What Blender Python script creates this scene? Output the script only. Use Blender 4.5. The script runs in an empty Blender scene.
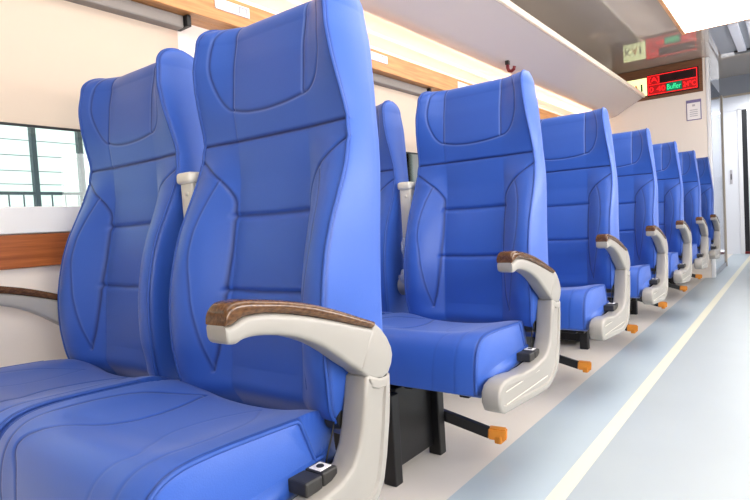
import bpy, bmesh, math, random
import numpy as np
from mathutils import Vector, Matrix

random.seed(3)
SC = bpy.context.scene
C = SC.collection
PI = math.pi
CX = -0.856            # centre of the aisle seat
QX = 0.53              # seat to seat
PITCH = 0.9            # row to row
ROOT = Vector((CX - QX / 2, 0.60, 0.0))
YEND = 6.5             # end wall of the saloon
ZC = 2.2               # ceiling

# ------------------------------------------------------------------ materials
def srgb(r, g, b):
    f = lambda c: (c / 255 / 12.92) if c / 255 <= 0.04045 else ((c / 255 + 0.055) / 1.055) ** 2.4
    return (f(r), f(g), f(b), 1.0)

def mat(name, col, rough=0.5, metal=0.0, bump=0.0, bscale=200.0, var=0.0, vscale=3.0, spec=0.5,
        emit=None, estr=0.0, seam=None, coat=0.0):
    m = bpy.data.materials.new(name); m.use_nodes = True
    nt = m.node_tree; n = nt.nodes; l = nt.links
    b = n['Principled BSDF']
    b.inputs['Roughness'].default_value = rough
    b.inputs['Metallic'].default_value = metal
    b.inputs['Specular IOR Level'].default_value = spec
    b.inputs['Coat Weight'].default_value = coat
    tc = n.new('ShaderNodeTexCoord')
    rgb = n.new('ShaderNodeRGB'); rgb.outputs[0].default_value = col
    out = rgb.outputs[0]
    if var > 0:
        no = n.new('ShaderNodeTexNoise'); no.inputs['Scale'].default_value = vscale
        no.inputs['Detail'].default_value = 4
        l.new(tc.outputs['Object'], no.inputs['Vector'])
        mr = n.new('ShaderNodeMapRange'); mr.inputs[3].default_value = 1 - var; mr.inputs[4].default_value = 1 + var
        l.new(no.outputs['Fac'], mr.inputs[0])
        hs = n.new('ShaderNodeHueSaturation'); l.new(mr.outputs[0], hs.inputs['Value'])
        l.new(out, hs.inputs['Color']); out = hs.outputs[0]
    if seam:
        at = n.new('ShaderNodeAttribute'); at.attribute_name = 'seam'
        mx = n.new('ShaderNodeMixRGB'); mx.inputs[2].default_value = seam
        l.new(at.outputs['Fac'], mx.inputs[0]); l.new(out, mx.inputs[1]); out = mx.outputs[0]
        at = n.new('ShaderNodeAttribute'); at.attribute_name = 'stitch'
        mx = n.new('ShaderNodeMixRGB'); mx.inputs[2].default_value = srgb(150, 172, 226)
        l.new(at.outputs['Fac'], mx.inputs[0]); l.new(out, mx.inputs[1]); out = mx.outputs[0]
    l.new(out, b.inputs['Base Color'])
    if bump > 0:
        nb = n.new('ShaderNodeTexNoise'); nb.inputs['Scale'].default_value = bscale
        nb.inputs['Detail'].default_value = 3
        l.new(tc.outputs['Object'], nb.inputs['Vector'])
        bp = n.new('ShaderNodeBump'); bp.inputs['Strength'].default_value = bump
        bp.inputs['Distance'].default_value = 0.002
        l.new(nb.outputs['Fac'], bp.inputs['Height']); l.new(bp.outputs[0], b.inputs['Normal'])
    if emit:
        b.inputs['Emission Color'].default_value = emit
        b.inputs['Emission Strength'].default_value = estr
    return m

def wood_mat(name, c1, c2, rough=0.25, scale=(30, 1.5, 30)):
    m = bpy.data.materials.new(name); m.use_nodes = True
    nt = m.node_tree; n = nt.nodes; l = nt.links; b = n['Principled BSDF']
    tc = n.new('ShaderNodeTexCoord'); mp = n.new('ShaderNodeMapping'); mp.inputs['Scale'].default_value = scale
    no = n.new('ShaderNodeTexNoise'); no.inputs['Scale'].default_value = 4; no.inputs['Detail'].default_value = 6
    cr = n.new('ShaderNodeValToRGB')
    cr.color_ramp.elements[0].color = c1; cr.color_ramp.elements[1].color = c2
    cr.color_ramp.elements[0].position = 0.35; cr.color_ramp.elements[1].position = 0.68
    l.new(tc.outputs['Object'], mp.inputs[0]); l.new(mp.outputs[0], no.inputs['Vector'])
    l.new(no.outputs['Fac'], cr.inputs[0]); l.new(cr.outputs[0], b.inputs['Base Color'])
    b.inputs['Roughness'].default_value = rough
    return m

M = {}
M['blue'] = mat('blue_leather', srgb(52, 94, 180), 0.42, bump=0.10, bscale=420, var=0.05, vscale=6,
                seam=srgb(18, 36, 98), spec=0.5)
_b = M['blue'].node_tree.nodes['Principled BSDF']
_b.inputs['Sheen Weight'].default_value = 0.16; _b.inputs['Sheen Roughness'].default_value = 0.45
_b.inputs['Sheen Tint'].default_value = (0.95, 0.93, 1.0, 1)
M['piping'] = mat('blue_piping', srgb(46, 84, 164), 0.5, var=0.02)
M['white'] = mat('white_plastic', srgb(160, 156, 150), 0.34, var=0.02)
M['cream_plastic'] = mat('cream_plastic', srgb(216, 212, 200), 0.38, var=0.02)
M['armwood'] = wood_mat('armrest_wood', srgb(76, 50, 32), srgb(112, 80, 52), 0.16, (60, 25, 60))
M['darkgrey'] = mat('dark_grey_plastic', srgb(54, 53, 52), 0.45, bump=0.1)
M['black'] = mat('black_metal', srgb(22, 22, 24), 0.42, bump=0.1, bscale=90)
M['orange'] = mat('orange_plastic', srgb(226, 148, 52), 0.45, var=0.05, vscale=30)
M['wall'] = mat('cream_wall_panel', srgb(240, 230, 220), 0.42, var=0.015, vscale=2)
M['wallwhite'] = mat('white_wall_panel', srgb(236, 236, 238), 0.35, var=0.015, vscale=2)
M['frame'] = mat('white_window_frame', srgb(238, 236, 232), 0.35, var=0.01)
M['railwood'] = wood_mat('rail_wood', srgb(196, 136, 84), srgb(222, 164, 106), 0.3, (20, 1.2, 20))
M['stripwood'] = wood_mat('strip_wood', srgb(150, 84, 42), srgb(188, 112, 60), 0.3, (20, 1.2, 40))
M['signwood'] = wood_mat('sign_wood', srgb(110, 74, 50), srgb(134, 94, 66), 0.4, (2, 20, 30))
M['blind'] = mat('cream_blind_fabric', srgb(236, 207, 190), 0.8, bump=0.15, bscale=300, var=0.02, vscale=4)
def make_translucent(m, col, k):
    nt = m.node_tree; n = nt.nodes; l = nt.links
    tb = n.new('ShaderNodeBsdfTranslucent'); tb.inputs[0].default_value = col
    mx = n.new('ShaderNodeMixShader'); mx.inputs[0].default_value = k
    l.new(n['Principled BSDF'].outputs[0], mx.inputs[1]); l.new(tb.outputs[0], mx.inputs[2])
    l.new(mx.outputs[0], n['Material Output'].inputs[0])
make_translucent(M['blind'], srgb(246, 226, 208), 0.45)
M['cassette'] = mat('grey_blind_box', srgb(146, 138, 132), 0.55, var=0.02)
M['rack'] = mat('rack_laminate', srgb(196, 185, 181), 0.13, var=0.02, vscale=1.5, spec=0.6)
M['lip'] = mat('rack_lip', srgb(250, 240, 220), 0.3, var=0.01)
M['ceiling'] = mat('ceiling_laminate', srgb(196, 185, 174), 0.06, var=0.02, vscale=1.2, spec=0.9, coat=0.5)
M['vestgrey'] = mat('vestibule_grey', srgb(150, 155, 165), 0.35, var=0.03)
M['beige'] = mat('beige_floor', srgb(228, 221, 212), 0.34, var=0.03, vscale=8)
M['bluestrip'] = mat('blue_floor', srgb(184, 196, 203), 0.34, var=0.04, vscale=5)
M['paleaisle'] = mat('pale_aisle_floor', srgb(178, 186, 190), 0.32, var=0.04, vscale=4)
M['yellow'] = mat('yellow_line', srgb(226, 223, 204), 0.4, var=0.03, vscale=20)
M['steel'] = mat('brushed_steel', srgb(166, 176, 194), 0.14, metal=0.9, var=0.03)
M['postwood'] = mat('tan_edge', srgb(186, 174, 158), 0.4, var=0.04, vscale=10)
M['led_red'] = mat('led_red', srgb(255, 40, 40), 0.5, emit=srgb(255, 34, 40), estr=1.6, var=0.01)
M['led_green'] = mat('led_green', srgb(60, 230, 160), 0.5, emit=srgb(70, 235, 165), estr=1.2, var=0.01)
M['led_back'] = mat('led_backing', srgb(70, 16, 18), 0.3, var=0.05)
M['led_dark'] = mat('led_dark', srgb(40, 14, 16), 0.3, var=0.05)
M['led_cell'] = mat('led_lit_cell', srgb(170, 20, 24), 0.4, emit=srgb(220, 20, 26), estr=0.35, var=0.03)
M['led_gcell'] = mat('led_green_cell', srgb(10, 120, 90), 0.4, emit=srgb(10, 140, 100), estr=0.4, var=0.03)
M['signyellow'] = mat('sign_yellow', srgb(238, 246, 190), 0.4, emit=srgb(236, 246, 188), estr=1.25, var=0.02)
M['letter_green'] = mat('letter_green', srgb(36, 74, 44), 0.5, var=0.02)
M['letter_orange'] = mat('letter_orange', srgb(224, 130, 50), 0.5, var=0.02)
M['purple'] = mat('purple_print', srgb(128, 118, 158), 0.5, var=0.03)
M['paper'] = mat('paper_white', srgb(240, 236, 236), 0.5, var=0.01)
M['greyprint'] = mat('grey_print', srgb(190, 186, 192), 0.5, var=0.02)
M['diffuser'] = mat('light_diffuser', srgb(255, 250, 240), 0.5, emit=(1.0, 0.96, 0.90, 1), estr=4.8, var=0.005)
M['led_strip'] = mat('cove_strip', srgb(255, 240, 210), 0.5, emit=(1.0, 0.80, 0.56, 1), estr=20.0, var=0.005)
M['maroon'] = mat('maroon_plastic', srgb(120, 32, 40), 0.4, var=0.03)
M['fence'] = mat('dark_fence_metal', srgb(50, 62, 66), 0.5, var=0.05)
M['outwall'] = mat('outside_wall', srgb(176, 188, 184), 0.8, var=0.04, vscale=2)
M['outground'] = mat('outside_ground', srgb(190, 190, 180), 0.9, bump=0.3, bscale=30, var=0.1)
M['doorwhite'] = mat('door_white', srgb(238, 240, 246), 0.3, var=0.01)
M['doordark'] = mat('door_dark', srgb(34, 36, 42), 0.4, var=0.03)
M['louvre'] = mat('white_louvre', srgb(232, 235, 245), 0.35, var=0.02)

def glass_mat():
    m = bpy.data.materials.new('window_glass'); m.use_nodes = True
    nt = m.node_tree; n = nt.nodes; l = nt.links
    n.remove(n['Principled BSDF']); o = n['Material Output']
    tr = n.new('ShaderNodeBsdfTransparent'); tr.inputs[0].default_value = (0.93, 0.97, 0.96, 1)
    gl = n.new('ShaderNodeBsdfGlossy'); gl.inputs['Roughness'].default_value = 0.02
    fr = n.new('ShaderNodeFresnel'); fr.inputs[0].default_value = 1.35
    no = n.new('ShaderNodeTexNoise'); no.inputs['Scale'].default_value = 2
    mx = n.new('ShaderNodeMixShader')
    l.new(fr.outputs[0], mx.inputs[0]); l.new(tr.outputs[0], mx.inputs[1]); l.new(gl.outputs[0], mx.inputs[2])
    l.new(mx.outputs[0], o.inputs[0])
    return m
M['glass'] = glass_mat()

def plastic_wrap_mat():
    m = mat('clear_film', srgb(235, 240, 248), 0.12, bump=0.6, bscale=60, var=0.02)
    b = m.node_tree.nodes['Principled BSDF']
    b.inputs['Alpha'].default_value = 0.55
    return m
M['film'] = plastic_wrap_mat()

# ------------------------------------------------------------------ object helpers
def link(name, me, m, parent=None, smooth=False, loc=None):
    if m is not None and not len(me.materials): me.materials.append(m)
    if smooth:
        me.polygons.foreach_set('use_smooth', [True] * len(me.polygons))
    o = bpy.data.objects.new(name, me); C.objects.link(o)
    if parent is not None: o.parent = parent
    if loc is not None: o.location = loc
    return o

def obj(name, bm, m, parent=None, smooth=False, off=None):
    """bm is in world coordinates; off (the parent's location) is subtracted."""
    if off is not None: bmesh.ops.translate(bm, verts=bm.verts, vec=-Vector(off))
    bmesh.ops.recalc_face_normals(bm, faces=bm.faces)
    me = bpy.data.meshes.new(name); bm.to_mesh(me); bm.free()
    return link(name, me, m, parent, smooth)

def tag(o, label=None, cat=None, group=None, kind=None):
    if label: o['label'] = label
    if cat: o['category'] = cat
    if group: o['group'] = group
    if kind: o['kind'] = kind
    return o

def empty(name, loc, label, cat, group=None):
    o = bpy.data.objects.new(name, None); C.objects.link(o); o.location = loc
    o.empty_display_size = 0.1
    return tag(o, label, cat, group)

def struct(name, bm, m, label=None, smooth=False):
    o = obj(name, bm, m, None, smooth); o['kind'] = 'structure'
    if label: o['label'] = label
    return o

def copy_tree(o, parent=None):
    c = o.copy(); C.objects.link(c)
    if parent is not None: c.parent = parent
    for ch in list(o.children): copy_tree(ch, c)
    return c

def box(bm, x0, x1, y0, y1, z0, z1, bev=0.0, seg=2):
    r = bmesh.ops.create_cube(bm, size=1.0)
    vs = r['verts']
    bmesh.ops.scale(bm, vec=(abs(x1 - x0), abs(y1 - y0), abs(z1 - z0)), verts=vs)
    bmesh.ops.translate(bm, vec=((x0 + x1) / 2, (y0 + y1) / 2, (z0 + z1) / 2), verts=vs)
    if bev > 0:
        es = list({e for v in vs for e in v.link_edges})
        bmesh.ops.bevel(bm, geom=es, offset=bev, segments=seg, affect='EDGES', profile=0.5)
    return bm

def B(*a, **k):
    return box(bmesh.new(), *a, **k)

def prism_x(pts, x0, x1, bev=0.0, seg=3, inset=0.0, depth=0.0):
    """polygon in (y, z) extruded along x; optional recessed panel on the +x face"""
    bm = bmesh.new()
    a = [bm.verts.new((x0, y, z)) for y, z in pts]
    b = [bm.verts.new((x1, y, z)) for y, z in pts]
    n = len(pts)
    fa = bm.faces.new(a); fb = bm.faces.new(list(reversed(b)))
    for i in range(n):
        j = (i + 1) % n
        bm.faces.new((a[i], b[i], b[j], a[j]))
    bmesh.ops.recalc_face_normals(bm, faces=bm.faces)
    if bev > 0:
        es = [e for e in bm.edges if len(e.link_faces) == 2 and (fa in e.link_faces or fb in e.link_faces)]
        bmesh.ops.bevel(bm, geom=es, offset=bev, segments=seg, affect='EDGES', profile=0.5)
    if inset > 0:
        bm.faces.ensure_lookup_table()
        side = 1 if x1 > x0 else -1
        big = max((f for f in bm.faces if abs(f.normal.x) > 0.95 and f.normal.x * side > 0), key=lambda f: f.calc_area())
        bmesh.ops.inset_region(bm, faces=[big], thickness=inset, depth=0.0)
        bmesh.ops.inset_region(bm, faces=[big], thickness=abs(depth) * 0.8, depth=depth)
    return bm

def smooth_pts(pts, n=3, closed=False):
    """Catmull-Rom resample"""
    P = [np.array(p, float) for p in pts]; out = []
    N = len(P); rng = range(N if closed else N - 1)
    for i in rng:
        p0 = P[(i - 1) % N] if closed or i > 0 else P[i]
        p1 = P[i]; p2 = P[(i + 1) % N]
        p3 = P[(i + 2) % N] if closed or i + 2 < N else P[(i + 1) % N]
        for k in range(n):
            t = k / n
            out.append(0.5 * ((2 * p1) + (-p0 + p2) * t + (2 * p0 - 5 * p1 + 4 * p2 - p3) * t * t + (-p0 + 3 * p1 - 3 * p2 + p3) * t ** 3))
    if not closed: out.append(P[-1])
    return out

def tube(bm, pts, r, n=8):
    pts = [Vector(p) for p in pts]; rings = []
    up = Vector((0.31, 0.2, 0.93)).normalized()
    for i, p in enumerate(pts):
        d = (pts[min(i + 1, len(pts) - 1)] - pts[max(i - 1, 0)])
        d = d.normalized() if d.length > 1e-9 else Vector((0, 0, 1))
        a = d.cross(up); a = a.normalized() if a.length > 1e-4 else d.orthogonal().normalized()
        b = d.cross(a)
        rings.append([bm.verts.new(p + r * (math.cos(2 * PI * k / n) * a + math.sin(2 * PI * k / n) * b)) for k in range(n)])
    for r0, r1 in zip(rings, rings[1:]):
        for k in range(n):
            bm.faces.new((r0[k], r0[(k + 1) % n], r1[(k + 1) % n], r1[k]))
    bm.faces.new(rings[0]); bm.faces.new(list(reversed(rings[-1])))
    return bm

def bar(bm, p, q, hw, hh):
    """rectangular bar from p to q"""
    p = Vector(p); q = Vector(q); d = (q - p).normalized()
    s = d.cross(Vector((0, 0, 1)))
    s = s.normalized() if s.length > 1e-4 else Vector((1, 0, 0))
    u = s.cross(d)
    r = [[bm.verts.new(c + a * hw * s + b * hh * u) for a, b in ((-1, -1), (1, -1), (1, 1), (-1, 1))] for c in (p, q)]
    for k in range(4): bm.faces.new((r[0][k], r[0][(k + 1) % 4], r[1][(k + 1) % 4], r[1][k]))
    bm.faces.new(r[0]); bm.faces.new(list(reversed(r[1])))
    return bm

def grid_mesh(name, V, F, seam=None, stitch=None):
    me = bpy.data.meshes.new(name)
    me.from_pydata([tuple(v) for v in V], [], F)
    me.update()
    if seam is not None:
        at = me.attributes.new('seam', 'FLOAT', 'POINT')
        at.data.foreach_set('value', np.asarray(seam, dtype=np.float32))
    if stitch is not None:
        at = me.attributes.new('stitch', 'FLOAT', 'POINT')
        at.data.foreach_set('value', np.asarray(stitch, dtype=np.float32))
    bm = bmesh.new(); bm.from_mesh(me)
    bmesh.ops.recalc_face_normals(bm, faces=bm.faces)
    bm.to_mesh(me); bm.free()
    return me

def dist_poly(px, pz, poly):
    d = np.full(px.shape, 9.0)
    for (x0, z0), (x1, z1) in zip(poly, poly[1:]):
        vx, vz = x1 - x0, z1 - z0; L = vx * vx + vz * vz + 1e-12
        t = np.clip(((px - x0) * vx + (pz - z0) * vz) / L, 0, 1)
        d = np.minimum(d, np.hypot(px - x0 - t * vx, pz - z0 - t * vz))
    return d

def sm(a, b, x):
    t = np.clip((x - a) / (b - a), 0, 1); return t * t * (3 - 2 * t)

# ------------------------------------------------------------------ backrest
ZT = [.36, .40, .45, .50, .55, .60, .65, .70, .75, .80, .85, .90, .95, 1.0, 1.05, 1.10, 1.15, 1.25]
WT = [.205, .213, .219, .222, .222, .221, .220, .219, .219, .219, .218, .214, .208, .204, .199, .194, .187, .176]
YE = [.705, .692, .682, .676, .675, .677, .685, .697, .715, .740, .765, .783, .789, .777, .766, .761, .769, .790]
ZCEN = [.36, .45, .618, .775, .85, .935, .998, 1.10, 1.185, 1.25]
YC = [.725, .738, .752, .786, .797, .797, .791, .802, .821, .835]
ZB = [.36, .61, .79, .92, 1.085, 1.15, 1.25]
YB = [.850, .862, .880, .895, .908, .905, .89]

def smooth_interp(z, zs, ys):
    # monotone-ish smooth interpolation by blurring a fine linear table
    g = np.linspace(zs[0], zs[-1], 600); v = np.interp(g, zs, ys)
    k = np.hanning(31); k /= k.sum()
    v = np.convolve(np.pad(v, 15, mode='edge'), k, 'valid')
    return np.interp(z, g, v)

ear = [(-.107, 1.003), (-.118, 1.006), (-.134, 1.020), (-.147, 1.042), (-.158, 1.076), (-.160, 1.112), (-.156, 1.146), (-.144, 1.18), (-.13, 1.21)]
ear = [tuple(p) for p in smooth_pts(ear, 4)]
mir = lambda P: [(-x, z) for x, z in P]
inner = [(-.137, .450), (-.132, .47), (-.125, .499), (-.118, .561), (-.114, .62), (-.111, .70), (-.112, .775), (-.112, .806), (-.124, .83), (-.149, .857), (-.191, .889), (-.224, .908)]
inner = [tuple(p) for p in smooth_pts(inner, 4)]
outer = [(-.149, .857), (-.163, .82), (-.173, .779), (-.178, .73), (-.177, .685), (-.170, .64), (-.164, .585), (-.158, .547), (-.149, .501), (-.137, .450)]
outer = [tuple(p) for p in smooth_pts(outer, 4)]
sag = [(-.107, 1.003), (-.065, .994), (-.005, .991), (.058, .995), (.107, 1.003)]
sag = [tuple(p) for p in smooth_pts(sag, 4)]
def offset_poly(P, d):
    P = np.array(P, float); T = np.gradient(P, axis=0); T /= np.linalg.norm(T, axis=1)[:, None] + 1e-9
    return [tuple(p) for p in P + d * np.stack([-T[:, 1], T[:, 0]], -1)]
BACK_STITCH = [  # light thread beside the seam: polyline, strength
    (offset_poly(sag, -.0042), .24), (offset_poly(ear, .0042), .16), (offset_poly(mir(ear), -.0042), .16),
    ([(-.1040, 1.003), (-.1040, 1.26)], .36), ([(.0978, 1.003), (.0978, 1.26)], .32),
    (offset_poly(outer, .0042), .16), (offset_poly(mir(outer), -.0042), .16)]
BACK_SEAMS = [  # polyline, depth, sigma, colour
    ([(-.23, .936), (.23, .936)], .0045, .0026, 1.0),
    (sag, .0022, .0020, .75),
    ([(-.108, 1.003), (-.108, 1.26)], .0020, .0019, .7), ([(-.108, .937), (-.108, 1.003)], .0010, .0019, .2), ([(.102, 1.003), (.102, 1.26)], .0020, .0019, .7),
    (ear, .0020, .0019, .65), (mir(ear), .0020, .0019, .65),
    ([(-.113, .775), (0, .773), (.113, .775)], .0058, .0046, .6), ([(-.114, .618), (0, .616), (.114, .618)], .0058, .0046, .6),
    (inner, .0034, .0023, .8), (mir(inner), .0034, .0023, .8),
    (outer, .0018, .0018, .6), (mir(outer), .0018, .0018, .6),
]

def back_front(x, z):
    w = smooth_interp(z, ZT, WT); ye = smooth_interp(z, ZT, YE); yc = smooth_interp(z, ZCEN, YC)
    a = np.abs(x)
    low = sm(.95, .86, z)                        # 1 in the lumbar part, 0 in the headrest
    t = np.clip((a - .104) / np.maximum(w - .104, .01), 0, 1)
    b_low = np.sin(np.clip(t * 1.12, 0, 1.2) * PI / 2) ** 1.15
    b_high = t * t * (3 - 2 * t) * 0.55 + t * 0.45
    b = b_low * low + b_high * (1 - low)
    y = yc + (ye - yc) * b
    # padded panels
    cen = np.clip(1 - (a / .116) ** 4, 0, 1) ** 1.6
    for z0, z1, h in ((.46, .618, .004), (.618, .775, .005), (.775, .932, .003), (.99, 1.20, .004)):
        tt = np.clip((z - z0) / (z1 - z0), 0, 1)
        y = y - h * np.sin(PI * tt) ** 0.8 * cen
    # soft bulge of the side bolsters
    y = y - .007 * low * np.sin(PI * np.clip(t, 0, 1)) * sm(.44, .52, z)
    y = y + .035 * sm(.435, .365, z) ** 1.5
    s = .8 * (a > w * .982)  # edge seam beside the piping, darkened to paint in the gap's shade
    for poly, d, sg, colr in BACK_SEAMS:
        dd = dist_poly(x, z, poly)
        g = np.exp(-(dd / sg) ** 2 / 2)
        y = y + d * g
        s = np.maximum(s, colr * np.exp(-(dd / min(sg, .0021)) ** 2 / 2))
    q = np.zeros_like(x)
    for poly, k in BACK_STITCH:
        q = np.maximum(q, k * np.exp(-(dist_poly(x, z, poly) / .0013) ** 2 / 2))
    return y, s, q

NZ = 400
def make_backrest_mesh():
    NX, K, NB = 210, 10, 16
    zs = np.linspace(.365, 1.15, NZ)
    phis = np.linspace(0, math.radians(87), 22)[1:]
    V = []; S = []; T = []; pipeL = []; pipeR = []
    sgrid = np.linspace(-1, 1, NX)
    rings = [(z, 0.0) for z in zs] + [(1.15, p) for p in phis]
    H = .047
    for z, ph in rings:
        zz = z + ph * .042
        zq = np.full(NX, z + min(ph, 1.2) * .03)
        w = float(smooth_interp(z, ZT, WT)); ye = float(smooth_interp(z, ZT, YE)) + .035 * float(sm(.435, .365, np.array(z))) ** 1.5; yb = float(smooth_interp(z, ZB, YB))
        w2 = w * (1 - .06 * (1 - math.cos(ph)))
        xf = sgrid * w
        yf, sf, tf = back_front(xf, np.full(NX, z))
        if ph > 0:
            # carry the seam pattern over the top
            _, sf, tf = back_front(xf, np.full(NX, zz))
        xs = list(sgrid * w2); ys = list(yf); ss = list(sf)
        # right side
        r = .024
        bulge = .007
        for k in range(1, K + 1):
            t = k / (K + 1)
            xs.append(w2 + bulge * math.sin(PI * min(t * 1.0, 1)) ** .7); ys.append(ye + (yb - r - ye) * t); ss.append(0)
        for k in range(7):
            a = k / 6 * PI / 2
            xs.append(w2 - r + r * math.cos(a)); ys.append(yb - r + r * math.sin(a)); ss.append(0)
        for k in range(1, NB):
            t = k / NB
            x = (w2 - r) * (1 - 2 * t)
            xs.append(x); ys.append(yb + .018 * (1 - (x / w2) ** 2)); ss.append(0)
        for k in range(7):
            a = PI / 2 + k / 6 * PI / 2
            xs.append(-(w2 - r) + r * math.cos(a)); ys.append(yb - r + r * math.sin(a)); ss.append(0)
        for k in range(K, 0, -1):
            t = k / (K + 1)
            xs.append(-w2 - bulge * math.sin(PI * min(t, 1)) ** .7); ys.append(ye + (yb - r - ye) * t); ss.append(0)
        xs = np.array(xs); ys = np.array(ys)
        if ph > 0:
            ymid = np.where(np.abs(xs) < w2 * .99, 0, 0)
            # mid line of the shell between the front and rear surface at this x
            a = np.clip(np.abs(xs) / w2, 0, 1)
            yfi = np.interp(np.clip(xs, -w2, w2), sgrid * w2, yf)
            ybi = yb + .018 * (1 - a ** 2) - .0 * a
            ym = yfi * .45 + ybi * .55
            c = math.cos(ph) ** .85
            ys = ym + (ys - ym) * c
            zv = z + H * math.sin(ph) * np.ones_like(xs)
        else:
            zv = np.full_like(xs, z)
        base = len(V)
        V.extend(np.stack([xs, ys, zv], -1)); S.extend(ss); T.extend(list(tf) + [0] * (len(ss) - NX))
        pipeL.append(tuple(V[base])); pipeR.append(tuple(V[base + NX - 1]))
    n = len(xs); R = len(rings); F = []
    for i in range(R - 1):
        for k in range(n):
            k2 = (k + 1) % n
            F.append((i * n + k, i * n + k2, (i + 1) * n + k2, (i + 1) * n + k))
    F.append(tuple(range(n - 1, -1, -1))); F.append(tuple(range((R - 1) * n, R * n)))
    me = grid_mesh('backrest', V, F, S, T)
    return me, pipeL, pipeR

# ------------------------------------------------------------------ cushion (local x from -XL to XR)
XL, XR = .250, .206
leafA = [tuple(p) for p in smooth_pts([(-.112, .664), (-.190, .575), (-.210, .50), (-.212, .42), (-.208, .365), (-.200, .32), (-.19, .27), (-.185, .20)], 4)]
leafB = [tuple(p) for p in smooth_pts([(-.112, .664), (-.082, .58), (-.074, .507), (-.087, .462), (-.122, .405), (-.145, .370), (-.165, .345), (-.166, .325), (-.138, .300), (-.125, .26), (-.12, .2)], 4)]
leafC = [tuple(p) for p in smooth_pts([(.070, .650), (.130, .575), (.152, .50), (.154, .43), (.156, .38), (.154, .35), (.152, .30), (.15, .2)], 4)]
leafD = [tuple(p) for p in smooth_pts([(.070, .650), (.040, .56), (.042, .48), (.080, .42), (.108, .388), (.098, .352), (.09, .30), (.085, .2)], 4)]
CUSH_SEAMS = [(leafA, .0022, .0020, .85), (leafB, .0026, .0024, .8), (leafC, .0010, .0018, .22), (leafD, .0008, .0018, .15)]

def make_cushion_mesh(flip=1):
    # profile of the right edge: rear top -> front top -> front bottom
    prof = smooth_pts([(.740, .395), (.705, .417), (.66, .429), (.56, .436), (.45, .440), (.395, .436), (.362, .420), (.344, .392), (.335, .35), (.333, .296)], 22)
    prof = np.array(prof)
    # resample evenly
    L = np.concatenate([[0], np.cumsum(np.hypot(*np.diff(prof, axis=0).T))])
    NP = 170
    q = np.linspace(0, L[-1], NP)
    py = np.interp(q, L, prof[:, 0]); pz = np.interp(q, L, prof[:, 1])
    # unrolled coordinate used for the seams: y on the top, continuing down the front
    yun = .735 - q
    nrm = np.stack([np.gradient(pz), -np.gradient(py)], -1); nrm /= np.linalg.norm(nrm, axis=1)[:, None]
    if nrm[5, 1] < 0: nrm = -nrm
    NXc = 150
    xs = np.concatenate([np.linspace(-XL, XR, NXc)])
    V = []; S = []; pl = []; pr = []
    xm = (XR - XL) / 2; hw = (XL + XR) / 2
    cols = []
    for i, x in enumerate(xs):
        s = (x - xm) / hw
        top = sm(.33, .47, py)
        disp = -.018 * (1 - s * s) ** 1.2 * top + .012 * (1 - s * s) * (1 - top)
        disp = disp + (.004 if s < 0 else 0) * abs(s) ** 2 * top
        disp = disp + .003 * math.exp(-((abs(s) - .78) / .16) ** 2)
        # slight rounding into the piping
        disp = disp - .004 * max(0, (abs(s) - .97) / .03) ** 2
        sea = np.zeros(NP); gd = np.zeros(NP)
        for poly, d, sg, colr in CUSH_SEAMS:
            dd = dist_poly(np.full(NP, x), yun, poly)
            gd = gd + d * np.exp(-(dd / sg) ** 2 / 2)
            sea = np.maximum(sea, colr * np.exp(-(dd / .002) ** 2 / 2))
        sea = np.maximum(sea, .75 * float(abs(s) > .984))  # side seam plus painted shadow of the gap along the piping
        y = py + nrm[:, 0] * (disp - gd); z = pz + nrm[:, 1] * (disp - gd)
        ylim = .735 - .112 * float(sm(.86, 1.0, abs(s)))
        ov = np.clip(y - ylim, 0, None)
        z = z - ov * 1.0; y = np.minimum(y, ylim + ov * .45)
        z[py > .6] = np.maximum(z[py > .6], .352)
        yr = min(.735, ylim + .055)
        # bottom return
        yb = [.36, .50, yr]; zb = [.283, .30, .32]
        col = [(x * flip, a, b) for a, b in zip(y, z)] + [(x * flip, a, b) for a, b in zip(yb, zb)]
        cols.append(col); V += col; S += list(sea) + [0, 0, 0]
        if i == 0: pl = col[:NP]
        if i == NXc - 1: pr = col[:NP]
    n = NP + 3; F = []
    for i in range(NXc - 1):
        for k in range(n):
            k2 = (k + 1) % n
            F.append((i * n + k, i * n + k2, (i + 1) * n + k2, (i + 1) * n + k))
    # side caps: a slightly inset ring then an n-gon
    for i, sgn in ((0, -1), (NXc - 1, 1)):
        ring = cols[i]; cy = sum(p[1] for p in ring) / n; cz = sum(p[2] for p in ring) / n
        base = len(V)
        for p in ring:
            V.append((p[0] + sgn * flip * .003, cy + (p[1] - cy) * .93, cz + (p[2] - cz) * .9)); S.append(0)
        for k in range(n):
            k2 = (k + 1) % n
            F.append((i * n + k, i * n + k2, base + k2, base + k))
        F.append(tuple(range(base, base + n)))
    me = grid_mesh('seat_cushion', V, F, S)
    return me, pl, pr

# ------------------------------------------------------------------ arm with wood cap (profile in y, z)
ARM_UP = [(.4445, .627), (.4450, .634), (.4475, .642), (.458, .6490), (.480, .6500), (.510, .6455), (.544, .640), (.59, .630), (.635, .617), (.68, .6015), (.720, .586), (.757, .572)]
ARM_MID = [(.4435, .621), (.4455, .6200), (.449, .6195), (.458, .6205), (.477, .627), (.510, .6265), (.548, .620), (.59, .610), (.633, .598), (.675, .585), (.712, .573), (.748, .562)]
ARM_LOW = [(.4445, .601), (.4470, .597), (.451, .5955), (.461, .594), (.474, .598), (.500, .5975), (.540, .590), (.575, .579), (.615, .561), (.650, .539), (.684, .514), (.710, .497)]
ELBOW = [(.748, .562), (.757, .570), (.775, .556), (.791, .538), (.801, .520), (.804, .505), (.799, .489), (.788, .475), (.771, .469), (.750, .473), (.730, .481), (.718, .490), (.710, .497)]

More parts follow.
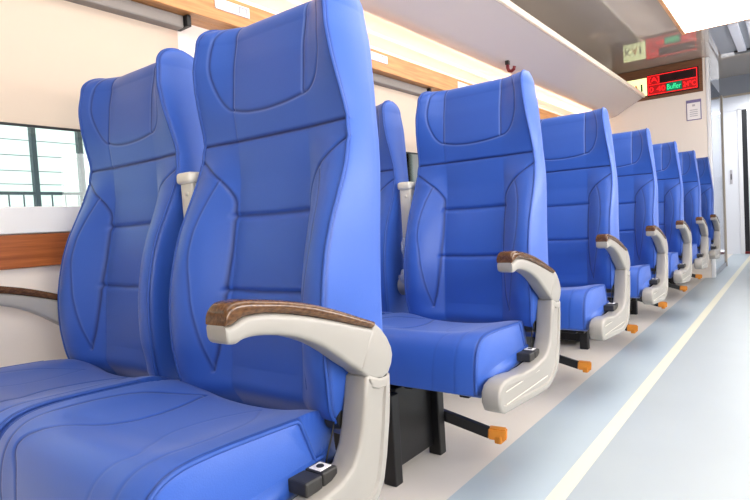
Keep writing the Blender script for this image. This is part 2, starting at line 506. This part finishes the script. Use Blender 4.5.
def arm_solid(up, lo, x0, x1, r):
    """sweep of rounded rectangles between two side profiles"""
    bm = bmesh.new(); rings = []
    up = smooth_pts(up, 3); lo = smooth_pts(lo, 3)
    xc = (x0 + x1) / 2; hx = abs(x1 - x0) / 2
    N = len(up)
    for i, (u, l_) in enumerate(zip(up, lo)):
        c = (u + l_) / 2; h = np.linalg.norm(u - l_) / 2; d = (u - l_) / (2 * h + 1e-9)
        e = min(1.0, i / 5); hxx = hx * (0.93 + 0.07 * math.sin(e * PI / 2))
        rr = min(r, h * .95) * (0.6 + 0.4 * e)
        ring = []
        for sx, sv, a0 in ((1, 1, 0), (-1, 1, 90), (-1, -1, 180), (1, -1, 270)):
            for k in range(5):
                a = math.radians(a0 + k * 22.5)
                X = sx * (hxx - rr) + rr * math.cos(a); Vv = sv * (h - rr) + rr * math.sin(a)
                ring.append(bm.verts.new((xc + X, c[0] + d[0] * Vv, c[1] + d[1] * Vv)))
        rings.append(ring)
    for a, b in zip(rings, rings[1:]):
        n = len(a)
        for k in range(n): bm.faces.new((a[k], a[(k + 1) % n], b[(k + 1) % n], b[k]))
    bm.faces.new(rings[0]); bm.faces.new(list(reversed(rings[-1])))
    return bm

BASE = [(.792, .474), (.789, .43), (.783, .389), (.770, .33), (.758, .292), (.741, .268), (.700, .245), (.658, .234), (.590, .236), (.52, .241), (.45, .246), (.40, .249), (.362, .252),
        (.340, .262), (.329, .283), (.331, .310), (.345, .326), (.372, .333), (.41, .333), (.45, .329), (.49, .3225), (.55, .322), (.60, .325), (.645, .331), (.676, .346), (.694, .372), (.704, .40), (.714, .44), (.722, .482), (.732, .487), (.745, .480), (.760, .474), (.775, .473)]

def build_arm(root, xc, side, aisle):
    """side=+1: outer face towards +x"""
    arm = arm_solid(ARM_MID, ARM_LOW, xc - .0215, xc + .0215, .008)
    # elbow lobe
    el = prism_x(ELBOW[::1], xc - .0215, xc + .0215, .006, 3)
    tmp = bpy.data.meshes.new('t'); el.to_mesh(tmp); el.free(); arm.from_mesh(tmp); bpy.data.meshes.remove(tmp)
    a = obj('armrest', arm, M['white'], root, True, ROOT)
    shade_auto(a)
    w = obj('wood_cap', arm_solid(ARM_UP, ARM_MID, xc - .0225, xc + .0225, .009), M['armwood'], a, True, ROOT)
    shade_auto(w)
    xo = (xc - .0285, xc + .0225) if side > 0 else (xc + .0285, xc - .0225)
    bs = prism_x(BASE, xo[0], xo[1], .007, 3, inset=.011, depth=-.004)
    p = obj('armrest_base', bs, M['white'], root, True, ROOT)
    shade_auto(p)
    j = obj('pivot_joint', B(xc - .020, xc + .020, .730, .785, .462, .486, .004), M['black'], p, False, ROOT)
    if aisle:
        # two strips standing proud along the outer face of the base
        st = bmesh.new()
        for z, y0, y1 in ((.304, .372, .600), (.272, .372, .66)):
            box(st, xc + .0190, xc + .0205, y0, y1, z - .0015, z + .0015, .0006, 1)
        obj('groove_line', st, M['cream_plastic'], p, False, ROOT)
        sb = obj('socket_box', B(xc - .0425, xc - .0015, .588, .6255, .326, .349, .003), M['darkgrey'], p, False, ROOT)
        sb2 = obj('switch_box', B(xc - .0425, xc - .0015, .627, .662, .326, .350, .003), M['darkgrey'], p, False, ROOT)
        obj('switch_plate', B(xc - .036, xc - .010, .630, .657, .3495, .3515, .0008, 1), M['paper'], sb2, False, ROOT)
        bm = bmesh.new()
        bmesh.ops.create_cone(bm, cap_ends=True, segments=20, radius1=.0065, radius2=.0065, depth=.0012)
        bmesh.ops.translate(bm, vec=(xc - .023, .6435, .3520), verts=bm.verts)
        obj('switch_button', bm, M['darkgrey'], sb2, False, ROOT)
        bm = tube(bmesh.new(), [(xc - .036, .700, .415), (xc - .034, .690, .390), (xc - .032, .674, .362), (xc - .030, .664, .345)], .0016, 6)
        obj('cable', bm, M['black'], sb2, True, ROOT)
    return a

def shade_auto(o, ang=40):
    me = o.data
    bm = bmesh.new(); bm.from_mesh(me)
    for e in bm.edges:
        if len(e.link_faces) == 2 and e.calc_face_angle(0) > math.radians(ang): e.smooth = False
    bm.to_mesh(me); bm.free()

BACK, PL, PR = make_backrest_mesh()
CUSH_R, CPL, CPR = make_cushion_mesh(1)
CUSH_L, DPL, DPR = make_cushion_mesh(-1)

def build_seat():
    t = empty('double_seat', ROOT, 'x', 'train seat', 'blue double seats along the window wall')
    for i, xc in enumerate((CX, CX - QX)):
        off = Vector((xc, 0, 0)) - ROOT
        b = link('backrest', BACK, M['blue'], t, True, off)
        for P in (PL, PR):
            P2 = [p for k, p in enumerate(P) if k % 4 == 0 or k > NZ]
            obj('piping', tube(bmesh.new(), P2, .0036, 8), M['piping'], b, True)
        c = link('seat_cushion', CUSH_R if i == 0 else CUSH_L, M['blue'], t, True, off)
        for P in ((CPL, CPR) if i == 0 else (DPL, DPR)):
            obj('piping', tube(bmesh.new(), [p for k, p in enumerate(P) if k % 3 == 0], .0042, 8), M['piping'], c, True)
    build_arm(t, CX + .2505, 1, True)
    build_arm(t, CX - QX - .2505, -1, False)
    # folded-up middle armrest between the two backs
    xm = CX - QX / 2
    mid = prism_x([(.765, .50), (.80, .50), (.812, .70), (.820, .862), (.768, .862), (.770, .70)], xm - .023, xm + .023, .006, 3)
    box(mid, xm - .027, xm + .027, .760, .823, .858, .885, .008, 3)
    m = obj('middle_armrest', mid, M['cream_plastic'], t, True, ROOT); shade_auto(m)
    bm = bmesh.new()
    bmesh.ops.create_cone(bm, cap_ends=True, segments=28, radius1=.036, radius2=.036, depth=.046, matrix=Matrix.Rotation(PI / 2, 4, 'Y'))
    bmesh.ops.bevel(bm, geom=[e for e in bm.edges if e.calc_length() < .02 and abs(e.verts[0].co.x - e.verts[1].co.x) < 1e-5], offset=.004, segments=2, affect='EDGES')
    bmesh.ops.translate(bm, vec=(xm, .755, .515), verts=bm.verts)
    pv = obj('pivot_disc', bm, M['white'], m, True, ROOT); shade_auto(pv)
    bm = bmesh.new()
    bmesh.ops.create_cone(bm, cap_ends=True, segments=16, radius1=.006, radius2=.005, depth=.004, matrix=Matrix.Rotation(PI / 2, 4, 'X'))
    bmesh.ops.translate(bm, vec=(xm + .004, .768, .835), verts=bm.verts)
    obj('screw_cover', bm, M['cream_plastic'], m, True, ROOT)
    # frame under the cushions
    bm = bmesh.new()
    box(bm, CX - QX - .20, CX + .17, .44, .47, .255, .285, .003)
    box(bm, CX - QX - .20, CX + .17, .68, .71, .265, .305, .003)
    for x in (-1.56, -1.38, -1.12, -.90, -.72):
        box(bm, x - .015, x + .015, .40, .73, .262, .290, .003)
    obj('seat_frame', bm, M['black'], t, False, ROOT)
    for sg, xb in ((1, CX), (-1, CX - QX)):   # brackets that carry the arm bases
        bm = bmesh.new(); box(bm, min(xb + sg * .16, xb + sg * .225), max(xb + sg * .16, xb + sg * .225), .69, .73, .27, .33, .004)
        obj('side_bracket', bm, M['black'], t, False, ROOT)
    ped = bmesh.new(); box(ped, -1.30, -.935, .385, .575, .03, .262, .004)
    obj('pedestal', ped, M['black'], t, False, ROOT)
    for x in (-1.30, -.93):
        for y in (.345, .59):
            bm = bmesh.new(); box(bm, x - .022, x + .022, y - .018, y + .018, 0.0, .262, .004)
            obj('leg', bm, M['black'], t, False, ROOT)
    bm = bmesh.new(); bar(bm, (-1.02, .60, .145), (-.785, .675, .062), .010, .016)
    pd = obj('pedal_bar', bm, M['black'], t, False, ROOT)
    bm = bmesh.new(); bar(bm, (-.790, .673, .064), (-.736, .690, .060), .016, .018)
    bmesh.ops.bevel(bm, geom=list(bm.edges), offset=.004, segments=2, affect='EDGES')
    box(bm, -.768, -.745, .664, .692, .034, .058, .004)
    obj('pedal_cap', bm, M['orange'], pd, False, ROOT)
    # recline mechanism, seen between cushion and arm base
    bm = bmesh.new()
    bmesh.ops.create_cone(bm, cap_ends=True, segments=20, radius1=.022, radius2=.020, depth=.030, matrix=Matrix.Rotation(PI / 2, 4, 'Y'))
    bmesh.ops.translate(bm, vec=(CX + .205, .722, .405), verts=bm.verts)
    h = obj('recline_hinge', bm, M['darkgrey'], t, True, ROOT); shade_auto(h)
    return t

SEAT_LABELS = [
    'blue leather double train seat nearest the camera, its wood-capped armrest filling the foreground',
    'second blue double seat from the camera, clear film on its raised middle armrest',
    'third blue double seat from the camera, right behind the one with film-wrapped middle armrest',
    'fourth blue double seat from the camera, in the middle of the row of seven',
    'fifth blue double seat from the camera, third from the end wall',
    'sixth blue double seat from the camera, last but one before the end wall',
    'farthest blue double seat, standing against the cream end wall by the steel panel']
seat0 = build_seat()
seats = []
for k in range(7):
    o = seat0 if k == 0 else copy_tree(seat0)
    o.location = ROOT + Vector((0, PITCH * k, 0))
    o['label'] = SEAT_LABELS[k]
    seats.append(o)

# clear film bunched on the second seat's middle armrest
def crumple(c, r, seed):
    bm = bmesh.new(); bmesh.ops.create_icosphere(bm, subdivisions=3, radius=1)
    rnd = random.Random(seed)
    for v in bm.verts:
        k = 1 + rnd.uniform(-.22, .22)
        v.co = Vector((c[0] + v.co.x * r[0] * k, c[1] + v.co.y * r[1] * k, c[2] + v.co.z * r[2] * k))
    return bm
mid2 = [c for c in seats[1].children if c.name.startswith('middle_armrest')][0]
f = obj('plastic_film', crumple((CX - QX / 2 + .012, .748, .645), (.022, .022, .040), 1), M['film'], mid2, False, ROOT)
f = obj('plastic_film', crumple((CX - QX / 2 + .010, .738, .545), (.026, .026, .030), 2), M['film'], mid2, False, ROOT)

# ------------------------------------------------------------------ the setting
Y0 = -2.6; XW = -1.75; XRW = 1.25
def quad(bm, pts):
    bm.faces.new([bm.verts.new(p) for p in pts])
YV = 9.6
bm = bmesh.new()
strips = [(-1.9, -.755, 'beige'), (-.755, -.537, 'bluestrip'), (-.537, -.492, 'yellow'), (-.492, XRW + .05, 'paleaisle')]
me = bpy.data.meshes.new('floor')
for i, (a, b, k) in enumerate(strips):
    box(bm, a, b, Y0, YV + 1.5, -.08, 0)
    bm.faces.ensure_lookup_table()
    for f_ in bm.faces[-6:]: f_.material_index = i
    me.materials.append(M[k])
bm.to_mesh(me); bm.free()
fl = link('floor', me, None); tag(fl, 'floor in beige, blue and pale blue with a pale yellow aisle line', kind='structure')

struct('ceiling', B(XW - .1, XRW + .05, Y0, YEND + 1.25, ZC, ZC + .05), M['ceiling'])

# windows in the left wall: z .85-1.49
WIN = [(-1.65, -.35), (-.10, 1.17), (1.47, 2.78), (3.02, 4.33), (4.57, 5.88)]
WZ0, WZ1 = .85, 1.49
bm = bmesh.new()
box(bm, XW - .06, XW, Y0, YEND, 0, WZ0 - .075); box(bm, XW - .06, XW, Y0, YEND, WZ1, ZC)
ys = [Y0] + [v for w in WIN for v in w] + [YEND]
for a, b in zip(ys[0::2], ys[1::2]): box(bm, XW - .06, XW, a, b, WZ0 - .075, WZ1)
struct('wall_left', bm, M['wall'])
for i, (a, b) in enumerate(WIN):
    bm = bmesh.new()
    box(bm, XW - .07, XW + .022, a - .03, b + .03, WZ0 - .078, WZ0 - .002, .004)   # white sill frame
    box(bm, XW - .07, XW + .004, a - .012, a, WZ0, WZ1); box(bm, XW - .07, XW + .004, b, b + .012, WZ0, WZ1)
    w = struct('window_%d' % (i + 1), bm, M['frame'])
    g = obj('pane', B(XW - .052, XW - .046, a, b, WZ0 - .02, WZ1), M['glass'], w)
# wood strip under windows
struct('trim_1', B(XW, XW + .018, Y0, YEND, .676, .770, .003), M['stripwood'], 'brown wood strip along the wall under the windows')
# wood rail above windows
struct('trim_2', B(-1.70, -1.65, Y0, YEND, 1.507, 1.604, .003), M['railwood'], 'light wood rail along the wall above the windows')
struct('trim_3', B(-1.752, -1.70, Y0, YEND, 1.507, 1.53), M['railwood'])
# baseboard heater duct along wall
struct('baseboard_left', B(XW, XW + .03, Y0, YEND, 0, .10, .005), M['frame'])

for i, (a, b) in enumerate(WIN):
    if i in (0,): continue
    t = empty('roller_blind', (XW + .02, (a + b) / 2, 1.1),
              ['', 'cream roller blind half drawn over the window beside the nearest seat',
               'cream roller blind over the window beside the second seat',
               'cream roller blind over the window beside the fourth seat, mostly hidden',
               'cream roller blind over the window beside the sixth seat, mostly hidden'][i], 'blind', 'cream roller blinds')
    zb = 1.079 if i == 1 else 1.132
    L = t.location
    c = obj('cassette', B(-1.745, -1.690, a - .04, b + .03, 1.462, 1.506, .006), M['cassette'], t, False, L)
    bm = bmesh.new(); quad(bm, [(-1.730, a - .03, zb), (-1.730, b + .028, zb), (-1.730, b + .028, 1.48), (-1.730, a - .03, 1.48)])
    obj('fabric', bm, M['blind'], t, False, L)
    obj('bottom_bar', B(-1.735, -1.725, a - .03, b + .028, zb - .006, zb + .001, .002), M['darkgrey'], t, False, L)
    obj('end_bracket', B(-1.740, -1.672, b + .030, b + .048, 1.466, 1.506, .003), M['black'], t, False, L)

# number plates on the rail
for k in range(7):
    y0 = 1.305 + k * PITCH
    if y0 + .17 > YEND: continue
    t = empty('number_plate', (-1.648, y0 + .08, 1.57),
              'white seat number plate on the wood rail beside seat row ' + ['one', 'two', 'three', 'four', 'five', 'six', 'seven'][k], 'plate', 'white plates on the wood rail')
    L = t.location
    obj('plate', B(-1.651, -1.645, y0, y0 + .158, 1.548, 1.588, .002), M['paper'], t, False, L)
    bm = bmesh.new()
    box(bm, -1.6452, -1.6442, y0 + .105, y0 + .112, 1.556, 1.580); box(bm, -1.6452, -1.6442, y0 + .140, y0 + .147, 1.556, 1.580)
    box(bm, -1.6452, -1.6442, y0 + .105, y0 + .147, 1.576, 1.581)
    obj('seat_symbol', bm, M['greyprint'], t, False, L)

# coat hook under the rack
t = empty('coat_hook', (-1.5, 3.53, 1.77), 'dark red hook hanging under the luggage rack above the second seat', 'hook')
bm = bmesh.new(); box(bm, -1.513, -1.487, 3.517, 3.543, 1.735, 1.763, .004)
obj('mount', bm, M['darkgrey'], t, False, t.location)
bm = bmesh.new(); tube(bm, [(-1.50, 3.53, 1.738), (-1.50, 3.53, 1.715), (-1.493, 3.53, 1.697), (-1.475, 3.53, 1.690), (-1.458, 3.53, 1.700), (-1.453, 3.53, 1.718)], .011, 12)
obj('hook', bm, M['maroon'], t, True, t.location)

# luggage rack
prof = smooth_pts([(-1.262, 1.905), (-1.36, 1.852), (-1.46, 1.797), (-1.53, 1.757), (-1.59, 1.740), (-1.66, 1.728), (-1.715, 1.708), (-1.748, 1.670)], 4)
bm = bmesh.new()
top = [(x, z + .02) for x, z in prof]
poly = [tuple(p) for p in prof] + list(reversed(top))
a = [bm.verts.new((x, Y0, z)) for x, z in poly]; b = [bm.verts.new((x, YEND - .03, z)) for x, z in poly]
n = len(poly)
for i in range(n): bm.faces.new((a[i], a[(i + 1) % n], b[(i + 1) % n], b[i]))
bm.faces.new(a); bm.faces.new(list(reversed(b)))
rk = empty('luggage_rack', (-1.5, 2, 1.9), 'long pale glossy overhead luggage rack running above the seats', 'luggage rack')
o = obj('shelf', bm, M['rack'], rk, True, rk.location); shade_auto(o, 35)
obj('front_lip', B(-1.268, -1.245, Y0, YEND - .03, 1.900, 1.936, .006), M['lip'], rk, False, rk.location)
# cove light strip hidden behind the rail
cl = empty('cove_light', (-1.72, 2, 1.545), 'warm light strip behind the wood rail under the rack', 'light')
obj('housing', B(-1.745, -1.705, Y0, YEND - .01, 1.532, 1.560), M['frame'], cl, False, cl.location)
obj('strip', B(-1.738, -1.712, Y0, YEND - .01, 1.561, 1.566), M['led_strip'], cl, False, cl.location)

# end wall of the saloon, steel panel along the aisle, right wall and rear wall
struct('wall_end', B(-1.81, -.70, YEND, YEND + .06, 0, ZC), M['wall'])
struct('trim_4', B(-.70, -.665, YEND - .005, YEND + .07, 0, ZC, .008), M['wallwhite'], 'white corner post at the end wall')
pn = empty('partition_panel', (-.69, 7.1, 0), 'tall reflective steel panel along the aisle past the end wall', 'panel')
obj('panel', B(-.70, -.682, YEND + .071, 7.72, 0.0, 2.0), M['steel'], pn, False, pn.location)
obj('edge_post', B(-.70, -.668, 7.72, 7.75, 0.0, 2.0, .004), M['postwood'], pn, False, pn.location)
obj('base_trim', B(-.70, -.676, YEND + .071, 7.72, 0, .05), M['vestgrey'], pn, False, pn.location)

bm = bmesh.new()
XO = XRW
box(bm, XO, XO + .06, Y0, YV, 0, .85); box(bm, XO, XO + .06, Y0, YV, 1.5, 2.5)
ysr = [Y0] + [v for w in WIN for v in w] + [YV]
for a, b in zip(ysr[0::2], ysr[1::2]): box(bm, XO, XO + .06, a, b, .85, 1.5)
struct('wall_right', bm, M['wallwhite'])
struct('wall_rear', B(-1.81, XO + .06, Y0 - .06, Y0, 0, 2.3), M['wall'])

# vestibule: bulkhead, end wall with door
bm = bmesh.new()
box(bm, -.70, XO, 7.75, 7.80, 1.985, 2.30); box(bm, .35, XO, 7.75, 7.80, 0, 1.985)
struct('wall_bulkhead', bm, M['vestgrey'])
struct('trim_5', B(-.66, .35, 7.735, 7.752, 1.968, 1.99), M['postwood'], 'tan edge under the grey bulkhead')
bm = bmesh.new()
box(bm, -1.8, XO, 7.75, YV + .1, 2.30, 2.35)
struct('ceiling_vestibule', bm, M['vestgrey'])
bm = bmesh.new()
box(bm, -1.8, -.655, YV, YV + .06, 0, 2.07); box(bm, -1.8, XO, YV, YV + .06, 2.07, 2.30); box(bm, .35, XO, YV, YV + .06, 0, 2.07)
struct('wall_vestibule', bm, M['doorwhite'])
struct('wall_vestibule_left', B(-1.86, -1.8, YEND, YV, 0, 2.3), M['doorwhite'])
dr = bmesh.new(); box(dr, -.548, .35, YV + .02, YV + .05, .06, 2.05, .005)
d = struct('door_1', dr, M['doorwhite'])
obj('door_handle', B(-.50, -.48, YV - .02, YV + .02, .95, 1.15, .006), M['steel'], d)
struct('trim_6', B(-.605, -.548, YV + .005, YV + .045, .03, 2.06), M['doordark'], 'black gap beside the end door')
struct('trim_7', B(-.655, -.605, YV - .02, YV + .045, 0, 2.08, .004), M['wallwhite'], 'white door jamb')
struct('trim_8', B(-1.2, .4, YV - .02, YV + .01, 2.06, 2.16, .004), M['doorwhite'], 'white door header')
struct('trim_9', B(-.605, .35, YV - .03, YV + .05, 0, .035), M['maroon'], 'dark red threshold of the end door')
t = empty('wall_switch', (-.74, YV - .005, 1.1), 'small grey switch plate on the white wall by the end door', 'switch')
obj('plate', B(-.765, -.735, YV - .012, YV - .001, 1.02, 1.22, .003), M['greyprint'], t, False, t.location)
obj('switch', B(-.756, -.744, YV - .016, YV - .011, 1.08, 1.16, .002), M['darkgrey'], t, False, t.location)

# ceiling light over the aisle
t = empty('ceiling_light', (-.28, 1.8, ZC), 'long bright white light panel over the aisle', 'light')
LX0, LX1, LY0, LY1 = -.70, .14, -.5, 5.27
bm = bmesh.new()
box(bm, LX0 - .024, LX0, LY0, LY1 + .012, 2.138, ZC, .002); box(bm, LX1, LX1 + .018, LY0, LY1 + .012, 2.145, ZC, .002)
box(bm, LX0, LX1, LY1, LY1 + .012, 2.145, ZC, .002); box(bm, LX0, LX1, LY0 - .012, LY0, 2.145, ZC, .002)
obj('frame', bm, M['railwood'], t, False, t.location)
obj('diffuser', B(LX0, LX1, LY0, LY1, 2.148, 2.165), M['diffuser'], t, False, t.location)

# ceiling air vent beyond the light
t = empty('air_vent', (-.25, 6.0, ZC), 'ceiling air vent with long white slats beyond the light panel', 'vent')
obj('backing', B(-.56, .05, 5.42, 6.46, ZC - .012, ZC + .001), M['vestgrey'], t, False, t.location)
obj('end_bar', B(-.45, .05, 6.43, 6.52, ZC - .03, ZC - .002, .004), M['darkgrey'], t, False, t.location)
for x in (-.385, -.265, -.145, -.025):
    obj('slat', B(x - .035, x + .035, 5.44, 6.42, ZC - .034, ZC - .010, .006), M['louvre'], t, False, t.location)

# ------------------------------------------------------------------ passenger display on the end wall
def text_mesh(s, h, m, name, parent, x, z, y, off, width=None):
    cu = bpy.data.curves.new('t', 'FONT'); cu.body = s; cu.size = 1.0; cu.extrude = 0.01
    o = bpy.data.objects.new('t', cu); C.objects.link(o)
    bpy.context.view_layer.update()
    dg = bpy.context.evaluated_depsgraph_get()
    me = bpy.data.meshes.new_from_object(o.evaluated_get(dg))
    bpy.data.objects.remove(o)
    co = np.array([v.co[:] for v in me.vertices])
    mn, mx = co.min(0), co.max(0)
    sz = h / (mx[1] - mn[1]); sx = sz if width is None else width / (mx[0] - mn[0])
    for v in me.vertices:
        cx_ = (v.co.x - mn[0]) * sx + x; cz_ = (v.co.y - mn[1]) * sz + z
        v.co = Vector((cx_, y - v.co.z * .1, cz_)) - Vector(off)
    return link(name, me, m, parent)

t = empty('display_board', (-1.05, YEND, 2.04), 'wood-framed red LED passenger display with a pale yellow panel, on end wall', 'display')
L = t.location
YF = YEND - .025
obj('frame', B(-1.56, -.722, YF, YEND, 1.872, 2.196, .004), M['signwood'], t, False, L)
yl = obj('logo_panel', B(-1.445, -1.228, YF - .006, YF + .002, 1.918, 2.100, .002), M['signyellow'], t, False, L)
text_mesh('K', .075, M['letter_green'], 'letter', yl, -1.425, 1.965, YF - .007, L, .058)
text_mesh('A', .075, M['letter_orange'], 'letter', yl, -1.362, 1.965, YF - .007, L, .062)
text_mesh('I', .075, M['letter_green'], 'letter', yl, -1.285, 1.965, YF - .007, L, .016)
sc = obj('screen', B(-1.226, -.752, YF - .006, YF + .002, 1.898, 2.122, .002), M['led_back'], t, False, L)
bm = bmesh.new(); y1 = YF - .0065; y2 = YF - .008
for (a, b, c, d_) in ((-1.218, -.768, 2.106, 2.112), (-1.218, -.768, 2.012, 2.018), (-1.218, -.768, 1.914, 1.920), (-1.218, -1.213, 1.914, 2.112), (-.773, -.768, 1.914, 2.112)):
    box(bm, a, b, y2, y1, c, d_)
obj('border_line', bm, M['led_red'], sc, False, L)
obj('lit_cell', B(-1.212, -1.105, y1 - .0006, y1 + .0004, 2.020, 2.104), M['led_cell'], sc, False, L)
obj('dark_cell', B(-1.100, -.80, y1 - .0006, y1 + .0004, 2.036, 2.092), M['led_dark'], sc, False, L)
obj('lit_cell', B(-1.212, -1.05, y1 - .0006, y1 + .0004, 1.922, 2.010), M['led_cell'], sc, False, L)
obj('lit_cell', B(-.90, -.775, y1 - .0006, y1 + .0004, 1.922, 2.010), M['led_cell'], sc, False, L)
obj('green_cell', B(-1.045, -.905, y1 - .0006, y1 + .0004, 1.925, 2.008), M['led_gcell'], sc, False, L)
text_mesh('[A]', .060, M['led_red'], 'display_text', sc, -1.205, 2.032, y1 - .002, L, .095)
text_mesh('0', .050, M['led_red'], 'display_text', sc, -1.203, 1.942, y1 - .002, L, .036)
text_mesh('40', .050, M['led_red'], 'display_text', sc, -1.135, 1.942, y1 - .002, L, .080)
text_mesh('Buffer', .052, M['led_green'], 'display_text', sc, -1.038, 1.942, y1 - .002, L, .126)
text_mesh('24°C', .050, M['led_red'], 'display_text', sc, -.893, 1.942, y1 - .002, L, .112)

# framed notice under it
t = empty('framed_notice', (-.81, YEND, 1.70), 'small purple-bordered paper notice on the end wall below the display', 'notice')
L = t.location
obj('border', B(-.876, -.743, YEND - .006, YEND + .002, 1.598, 1.802, .002), M['purple'], t, False, L)
pp = obj('paper', B(-.868, -.751, YEND - .008, YEND - .004, 1.606, 1.772), M['paper'], t, False, L)
bm = bmesh.new()
box(bm, -.822, -.797, YEND - .009, YEND - .0075, 1.735, 1.755)
for z in (1.70, 1.68, 1.66, 1.64): box(bm, -.845, -.775, YEND - .009, YEND - .0075, z - .004, z + .004)
obj('print', bm, M['greyprint'], pp, False, L)

# ------------------------------------------------------------------ outside the windows
struct('ground', B(-9, -1.9, -6, 9, -.9, -.8), M['outground'])
struct('wall_outside', B(-5.2, -5.0, -6, 9, -.8, 3.2), M['outwall'])
t = empty('metal_fence', (-3.0, 1.5, -.8), 'dark metal post fence outside the windows', 'fence')
L = t.location
XF = -3.0
for y in (-1.4, -.4, .60, 1.205, 1.43, 2.4, 3.4, 4.4, 5.4):
    obj('post', B(XF - .016, XF + .016, y - .011, y + .011, -.8, 2.2), M['fence'], t, False, L)
for z0, z1 in ((.985, .999), (.905, .922)):
    obj('rail', B(XF - .015, XF + .015, -3, 8, z0, z1), M['fence'], t, False, L)
for z in (1.04, 1.105, 1.18, 1.255):
    obj('wire', tube(bmesh.new(), [(XF, -3, z), (XF, 8, z - .01)], .0018, 6), M['fence'], t, False, L)
for k in range(60):
    y = -1.0 + k * .065
    obj('bar', B(XF - .004, XF + .004, y - .002, y + .002, .915, .99), M['fence'], t, False, L)

# ------------------------------------------------------------------ light
w = bpy.data.worlds.new('world'); SC.world = w; w.use_nodes = True
nt = w.node_tree; bg = nt.nodes['Background']
sky = nt.nodes.new('ShaderNodeTexSky'); sky.sky_type = 'HOSEK_WILKIE'; sky.turbidity = 6; sky.sun_direction = (-.3, .2, .9)
mx = nt.nodes.new('ShaderNodeMixRGB'); mx.inputs[0].default_value = .75; mx.inputs[2].default_value = (1, 1, 1, 1)
nt.links.new(sky.outputs[0], mx.inputs[1]); nt.links.new(mx.outputs[0], bg.inputs[0])
bg.inputs[1].default_value = 8.0

def area(name, loc, rot, sx, sy, power, col=(1, 1, 1)):
    l = bpy.data.lights.new(name, 'AREA'); l.shape = 'RECTANGLE'; l.size = sx; l.size_y = sy; l.energy = power; l.color = col
    o = bpy.data.objects.new(name, l); C.objects.link(o); o.location = loc; o.rotation_euler = rot
    return o
for (a, b), pw in zip(WIN, (12, 32, 28, 24, 18)):    # fill lamps added out of view at the other side's windows, brightening the seats
    area('window_fill', (XRW - .01, (a + b) / 2, 1.175), (0, -PI / 2, 0), .62, b - a - .04, pw, (1.0, .96, .92)).rotation_euler = (0, PI / 2, 0)
area('vestibule_lamp', (-.2, 8.7, 2.28), (0, 0, 0), .8, .8, 48)

# ------------------------------------------------------------------ camera
f, yaw, pitch, roll = 556.67, math.radians(37.275), math.radians(2.6366), math.radians(-3.3911)
d = Vector((-math.sin(yaw) * math.cos(pitch), math.cos(yaw) * math.cos(pitch), -math.sin(pitch)))
r0 = Vector((math.cos(yaw), math.sin(yaw), 0)); u0 = r0.cross(d)
r = math.cos(roll) * r0 + math.sin(roll) * u0; u = -math.sin(roll) * r0 + math.cos(roll) * u0
cam = bpy.data.cameras.new('camera'); co = bpy.data.objects.new('camera', cam); C.objects.link(co)
mw = Matrix((r, u, -d)).transposed().to_4x4(); mw.translation = Vector((0, 0, .74))
co.matrix_world = mw
cam.sensor_fit = 'HORIZONTAL'; cam.sensor_width = 36; cam.lens = f * 36 / 750
cam.clip_start = .02; cam.clip_end = 100
SC.camera = co
SC.view_settings.view_transform = 'Standard'
SC.view_settings.exposure = -0.48
SC.view_settings.gamma = 0.92
